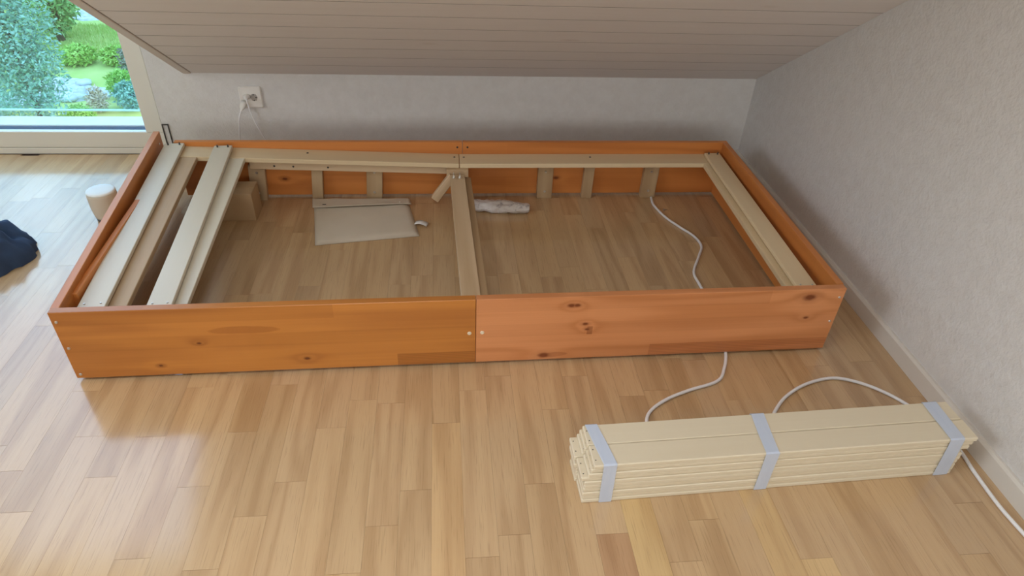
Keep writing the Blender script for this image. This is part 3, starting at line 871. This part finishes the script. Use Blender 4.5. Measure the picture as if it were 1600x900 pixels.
# ------------------------------------------------------------------ small things on the floor
sp = thing('smart_speaker', (-0.192, 0.672, 0), 'small round white-topped speaker on the floor left of the bed', 'speaker')
lathe('base_ring', [(0.036, 0.0), (0.040, 0.002), (0.041, 0.008), (0.038, 0.0105)], 'speaker_base', (-0.192, 0.672, 0), sp)
lathe('body', [(0.040, 0.0), (0.0435, 0.010), (0.0465, 0.035), (0.0475, 0.060), (0.0475, 0.085), (0.047, 0.094)], 'speaker_cloth', (-0.192, 0.672, 0.0106), sp)
lathe('top', [(0.0468, 0.0), (0.0466, 0.003), (0.0445, 0.0062), (0.040, 0.0078), (0.02, 0.0082), (0.002, 0.0083)], 'speaker_top', (-0.192, 0.672, 0.1048), sp)

# cardboard box
bx = thing('cardboard_box', (0.24, 0.69, 0), 'small brown cardboard box under the slats at the back left corner of the bed', 'box')
abox('box_body', (0.172, 0.640, 0.0), (0.321, 0.738, 0.1045), 'card', bx, 0.001)
abox('lid_flap', (0.172, 0.640, 0.105), (0.321, 0.6885, 0.107), 'card', bx, 0.0004)
abox('lid_flap', (0.172, 0.6895, 0.105), (0.321, 0.738, 0.107), 'card', bx, 0.0004)

# canvas pouch
po = thing('canvas_pouch', (0.69, 0.62, 0), 'flat beige canvas pouch with folded flap and white tag, inside the bed', 'pouch')
TL, TR, BL, BR = Vector((0.505, 0.770, 0)), Vector((0.858, 0.767, 0)), Vector((0.552, 0.466, 0)), Vector((0.906, 0.519, 0))
def quad(u, v): return (TL * (1 - u) + TR * u) * (1 - v) + (BL * (1 - u) + BR * u) * v
def puff(u, v):
    e = min(min(u, 1 - u) / 0.05, min(v, 1 - v) / 0.07, 1.0)
    return 0.0022 + 0.0105 * math.sqrt(max(e, 0)) + 0.0016 * mnoise.noise((u * 5, v * 4, 3.1)) * e
def pouch_top(u, v):
    p = quad(u, v); p.z = puff(u, v); return p
nu, nv = 30, 24
vs = []; fs = []
for j in range(nv + 1):
    for i in range(nu + 1):
        vs.append(pouch_top(i / nu, j / nv))
nb = len(vs)
for j in range(nv + 1):
    for i in range(nu + 1):
        p = quad(i / nu, j / nv); p.z = 0.0006; vs.append(p)
w = nu + 1
for j in range(nv):
    for i in range(nu):
        a = j * w + i
        fs.append((a, a + w, a + w + 1, a + 1)); fs.append((nb + a, nb + a + 1, nb + a + w + 1, nb + a + w))
for i in range(nu):
    fs.append((i, i + 1, nb + i + 1, nb + i)); a = nv * w + i; fs.append((a, nb + a, nb + a + 1, a + 1))
for j in range(nv):
    a = j * w; fs.append((a, nb + a, nb + a + w, a + w)); a = j * w + nu; fs.append((a, a + w, nb + a + w, nb + a))
poly('pouch_body', vs, fs, 'canvas', po, (0.69, 0.62, 0), True)
def flap(u, v):
    vf = 0.205 + 0.055 * math.sin(PI * min(1, u * 0.9 + 0.1)) * (1 - 0.45 * u) - 0.03 * u
    uu = -0.012 + 1.028 * u
    vv = -0.035 + (vf + 0.035) * v
    p = quad(uu, vv)
    lift = 0.0034 + 0.009 * v * v * max(0.0, math.sin(PI * u)) ** 0.7
    p.z = puff(min(max(uu, 0.05), 0.95), max(vv, 0.09)) + lift + (0.0022 * mnoise.noise((u * 6, v * 2, 9)))
    if v < 0.08: p.z -= 0.004
    return p
grid_mesh('flap', flap, 34, 9, 'canvas', po, (0.69, 0.74, 0.01), 0.0016)
a_, b_ = flap(0.10, 0.74), flap(0.135, 0.74)
bar('button_slit', a_ + Vector((0, 0, 0.0014)), b_ + Vector((0, 0, 0.0014)), 0.004, 0.0012, 'darkscrew', po, bevel=0)
cyl('snap_button', flap(0.885, 0.78) + Vector((0, 0, 0.002)), (0, 0, 1), 0.0028, 0.002, 'plastic', po, 10)
def tag_loop(u, v):
    L = Vector((0.888, 0.604, 0)); d = Vector((0.90, -0.30, 0)).normalized(); s = Vector((0.30, 0.95, 0)).normalized()
    x = 0.048 * u
    z = 0.006 + 0.007 * math.sin(PI * u)
    p = L + d * x + s * (0.026 * (v - 0.5)); p.z = z
    return p
grid_mesh('tag', tag_loop, 8, 2, 'label_white', po, (0.90, 0.60, 0.006), 0.0012)

# rolled plastic film
def film(u, v):
    a = 2 * PI * u
    c0, c1 = Vector((1.102, 0.712, 0)), Vector((1.316, 0.682, 0))
    c = c0.lerp(c1, v)
    taper = 0.80 + 0.28 * math.sin(PI * min(1, v * 1.05)) - 0.05 * v
    endf = 1.0 if 0.02 < v < 0.98 else 0.72
    q = Vector((math.cos(a) * 1.5, math.sin(a) * 1.2, v * 7))
    n1 = 1 + 0.22 * mnoise.noise(q) + 0.16 * mnoise.noise(q * 2.3 + Vector((4, 1, 2))) + 0.07 * mnoise.noise(q * 5)
    ry, rz = 0.033 * taper * n1 * endf, 0.019 * taper * n1 * endf
    d = (c1 - c0).normalized(); s = Vector((-d.y, d.x, 0))
    p = c + s * (ry * math.cos(a)); p.z = max(0.0005, 0.0175 + rz * math.sin(a))
    return p
fo = grid_mesh('plastic_film_roll', film, 36, 40, 'film', None, (1.21, 0.697, 0), 0, True, True)
bm = bmesh.new(); bm.from_mesh(fo.data)
bmesh.ops.holes_fill(bm, edges=[e for e in bm.edges if e.is_boundary], sides=0)
bmesh.ops.recalc_face_normals(bm, faces=bm.faces); bm.to_mesh(fo.data); bm.free()
tag(fo, 'crumpled roll of whitish plastic film on the floor beside the middle beam of the bed', 'packaging')

# dark blue garment at the left edge of the picture
def heap(u, v):
    a = 2 * PI * u
    q = Vector((math.cos(a) * v * 2.2, math.sin(a) * v * 2.2, 1.7))
    rad = 1 + 0.10 * mnoise.noise(Vector((math.cos(a) * 1.6, math.sin(a) * 1.6, 5)))
    rx, ry = 0.185 * rad, 0.150 * rad
    p = Vector((-0.520 + rx * v * math.cos(a), 0.420 + ry * v * math.sin(a), 0))
    ridg = 1 - abs(mnoise.noise(q * 1.3)) * 2
    prof = max(0.0, 1 - v ** 2.6)
    z = 0.088 * prof ** 0.6 + prof ** 0.35 * (0.036 * ridg + 0.020 * mnoise.noise(q * 3.1)) * (1 - 0.3 * v)
    tw = 0.02 * mnoise.noise(q * 2 + Vector((9, 3, 0)))
    p.x += tw * v; p.y += 0.02 * mnoise.noise(q * 2 + Vector((1, 8, 0))) * v
    p.z = max(0.0008, z)
    return p
ga = grid_mesh('garment', heap, 72, 34, 'navy', None, (-0.52, 0.42, 0), 0, True, True)
tag(ga, 'crumpled dark navy garment on the floor at the left edge of the picture', 'clothing')

# ------------------------------------------------------------------ the garden below
GZ = -5.5
structure(poly('ground', [(-90, -30, GZ), (60, -30, GZ), (60, 140, GZ), (-90, 140, GZ)], [(0, 1, 2, 3)], 'lawn'), 'green lawn of the garden below the window')
def patch(name, c, rx, ry, mat, label, cat, h=0.05, seed=0):
    r = random.Random(seed); n = 26
    vs = [(c[0], c[1], GZ + h)]
    for i in range(n):
        a = 2 * PI * i / n
        k = 1 + 0.22 * math.sin(3 * a + seed) + r.uniform(-0.1, 0.1)
        vs.append((c[0] + rx * k * math.cos(a), c[1] + ry * k * math.sin(a), GZ + h * 0.8))
    for i in range(n):
        v = vs[1 + i]; vs.append((v[0] + 0.05 * math.cos(2 * PI * i / n), v[1] + 0.05 * math.sin(2 * PI * i / n), GZ - 0.01))
    fs = [(0, 1 + i, 1 + (i + 1) % n) for i in range(n)] + [(1 + i, 1 + n + i, 1 + n + (i + 1) % n, 1 + (i + 1) % n) for i in range(n)]
    return tag(poly(name, vs, fs, mat, None, (c[0], c[1], GZ)), label, cat)
patch('gravel_bed', (-10.3, 25.2), 2.0, 1.25, 'gravel', 'pale gravel patch at the far edge of the lawn', 'gravel', seed=1)
gb = patch('gravel_bed', (-9.1, 16.8), 1.10, 0.95, 'gravel', 'pale stony gravel bed below the window, between the bushes', 'gravel', seed=2)
for i in range(22):
    r = random.Random(60 + i)
    x, y = -9.1 + r.uniform(-0.85, 0.85), 16.8 + r.uniform(-0.7, 0.7)
    bm = bmesh.new(); bmesh.ops.create_icosphere(bm, subdivisions=2, radius=1)
    sx, sy, sz = r.uniform(0.10, 0.26), r.uniform(0.10, 0.20), r.uniform(0.07, 0.13)
    for v in bm.verts:
        k = 1 + 0.25 * mnoise.noise(v.co * 1.6 + Vector((i, 0, 0)))
        v.co = Vector((v.co.x * sx * k, v.co.y * sy * k, v.co.z * sz * k))
    link('stone', mesh_from_bm('stone', bm, 'stone', True), Matrix.Translation((x, y, GZ + 0.07)), gb)

def foliage(name, c, rx, ry, rz, n, leaf, mat, parent, seed, cone=0.0, hollow=0.55):
    """a crown of small leaf blades; joined because nobody could count them"""
    r = random.Random(seed)
    vs = []; fs = []
    for _ in range(n):
        while True:
            p = Vector((r.uniform(-1, 1), r.uniform(-1, 1), r.uniform(-1, 1)))
            l = p.length
            if l > 1 or l < hollow * r.random(): continue
            if mnoise.noise(p * 2.4 + Vector((seed, 0, 0))) < -0.18 and r.random() < 0.8: continue
            break
        k = 1 - cone * (p.z + 1) / 2
        q = Vector((p.x * rx * k, p.y * ry * k, p.z * rz))
        d = Vector((r.gauss(0, 1), r.gauss(0, 1), r.gauss(0, 0.7))).normalized()
        s = d.cross(Vector((r.gauss(0, 1), r.gauss(0, 1), r.gauss(0, 1)))).normalized()
        L = leaf * r.uniform(0.6, 1.4); W = L * 0.42
        b = len(vs)
        vs += [q, q + d * L * 0.5 + s * W * 0.5, q + d * L, q + d * L * 0.5 - s * W * 0.5]
        fs.append((b, b + 1, b + 2, b + 3))
    me = bpy.data.meshes.new(name)
    me.from_pydata([tuple(v) for v in vs], [], fs); me.materials.append(M[mat]); me.update()
    o = link(name, me, Matrix.Translation(c), parent)
    o['kind'] = 'stuff'
    return o
def trunk_mesh(name, base, h, r0, parent, seed, branches=7, spread=1.2):
    r = random.Random(seed)
    base = Vector(base)
    tube(name, [base, base + Vector((r.uniform(-.1, .1), r.uniform(-.1, .1), h * 0.4)), base + Vector((r.uniform(-.2, .2), r.uniform(-.2, .2), h))], r0, 'bark', parent, 8, 4)
    for i in range(branches):
        a = r.uniform(0, 2 * PI); z = h * r.uniform(0.35, 0.95)
        d = Vector((math.cos(a), math.sin(a), r.uniform(0.2, 0.8)))
        b = base + Vector((0, 0, z))
        tube('branch', [b, b + d * spread * 0.5, b + d * spread + Vector((0, 0, 0.15))], r0 * 0.28, 'bark', parent, 5, 3)
def tree(name, x, y, h, crowns, label, cat, tr=0.12, seed=0, spread=1.2):
    t = thing(name, (x, y, GZ), label, cat)
    trunk_mesh('trunk', (x, y, GZ - 0.05), h, tr, t, seed, 6, spread)
    for i, (dx, dy, dz, rx, ry, rz, n, leaf, mat, cone) in enumerate(crowns):
        foliage('foliage', (x + dx, y + dy, GZ + dz), rx, ry, rz, n, leaf, mat, t, seed * 10 + i, cone)
    return t
tree('conifer', -8.05, 13.9, 6.6, [(0, 0, 3.7, 1.15, 1.0, 3.6, 16000, 0.10, 'leaf_blue', 0.5), (0, 0, 3.2, 0.6, 0.6, 3.0, 6000, 0.10, 'leaf_blue', 0.4)],
     'blue-green conifer close to the window at the left edge', 'tree', 0.06, 11, 0.6)
tree('leafy_tree', -10.95, 21.4, 3.2, [(0, 0, 2.05, 0.95, 1.0, 1.9, 7000, 0.16, 'leaf_mid', 0.25)],
     'round mid-green leafy tree standing on the lawn', 'tree', 0.12, 12, 0.8)
tree('leafy_tree', -14.0, 25.0, 4.2, [(0, 0, 3.2, 1.8, 1.6, 2.2, 5200, 0.24, 'leaf_bright', 0.1)],
     'larger bright green leafy tree behind the lawn at the far left', 'tree', 0.15, 13, 1.2)
def bush(x, y, r_, h, n, leaf, mat, label, seed):
    t = thing('garden_bush', (x, y, GZ), label, 'bush')
    trunk_mesh('stem', (x, y, GZ - 0.03), h * 0.6, 0.03, t, seed, 3, r_ * 0.5)
    foliage('foliage', (x, y, GZ + h * 0.5), r_, r_, h * 0.52, n, leaf, mat, t, seed, 0.15, 0.3)
bush(-10.75, 18.9, 0.62, 0.6, 2400, 0.11, 'leaf_mid', 'mid-green low bush in front of the lawn, leftmost of the row', 20)
bush(-9.50, 19.2, 0.52, 0.5, 2400, 0.11, 'leaf_bright', 'bright green low bush in front of the lawn, middle of the row', 21)
bush(-8.45, 19.25, 0.46, 0.48, 2200, 0.11, 'leaf_bright', 'bright green low bush in front of the lawn, right end of the row', 22)
bush(-11.15, 16.9, 0.70, 1.0, 2600, 0.11, 'leaf_blue', 'blue-green bush at the left of the gravel bed', 23)
bush(-7.65, 18.4, 0.42, 0.8, 1500, 0.10, 'leaf_grey', 'grey half-bare bush at the right beside the window post', 24)
bush(-7.30, 16.55, 0.42, 0.70, 1700, 0.09, 'leaf_bright', 'yellow-green bush beside the window post', 25)
bush(-7.55, 15.55, 0.27, 0.62, 900, 0.08, 'leaf_pink', 'small beige-pink shrub between green bushes', 26)
bush(-6.85, 15.75, 0.38, 0.70, 1700, 0.09, 'leaf_blue', 'small blue-green bush at the lower right of the garden view', 27)
bush(-7.75, 14.75, 0.42, 0.42, 1500, 0.08, 'leaf_bright', 'low yellow-green bush at the foot of the view', 28)
bush(-9.9, 15.0, 0.72, 0.7, 2000, 0.10, 'leaf_blue', 'blue-green ground bush beside the conifer', 29)
# grass tufts on the lawn
r = random.Random(5); vs = []; fs = []
for _ in range(16000):
    x, y = r.uniform(-13.0, -6.5), r.uniform(19.95, 23.2)
    if math.hypot(x + 10.95, y - 21.4) < 0.3: continue
    a = r.uniform(0, PI); h = r.uniform(0.05, 0.14); w = 0.012
    b = len(vs); dx, dy = math.cos(a) * w, math.sin(a) * w
    lx, ly = r.gauss(0, 0.04), r.gauss(0, 0.04)
    vs += [(x - dx, y - dy, GZ), (x + dx, y + dy, GZ), (x + lx, y + ly, GZ + h)]
    fs.append((b, b + 1, b + 2))
tag(poly('lawn_grass', vs, fs, 'grass', None, (-10, 22, GZ)), 'short green grass of the lawn below the window', 'grass', kind='stuff')
bpy.context.view_layer.update()
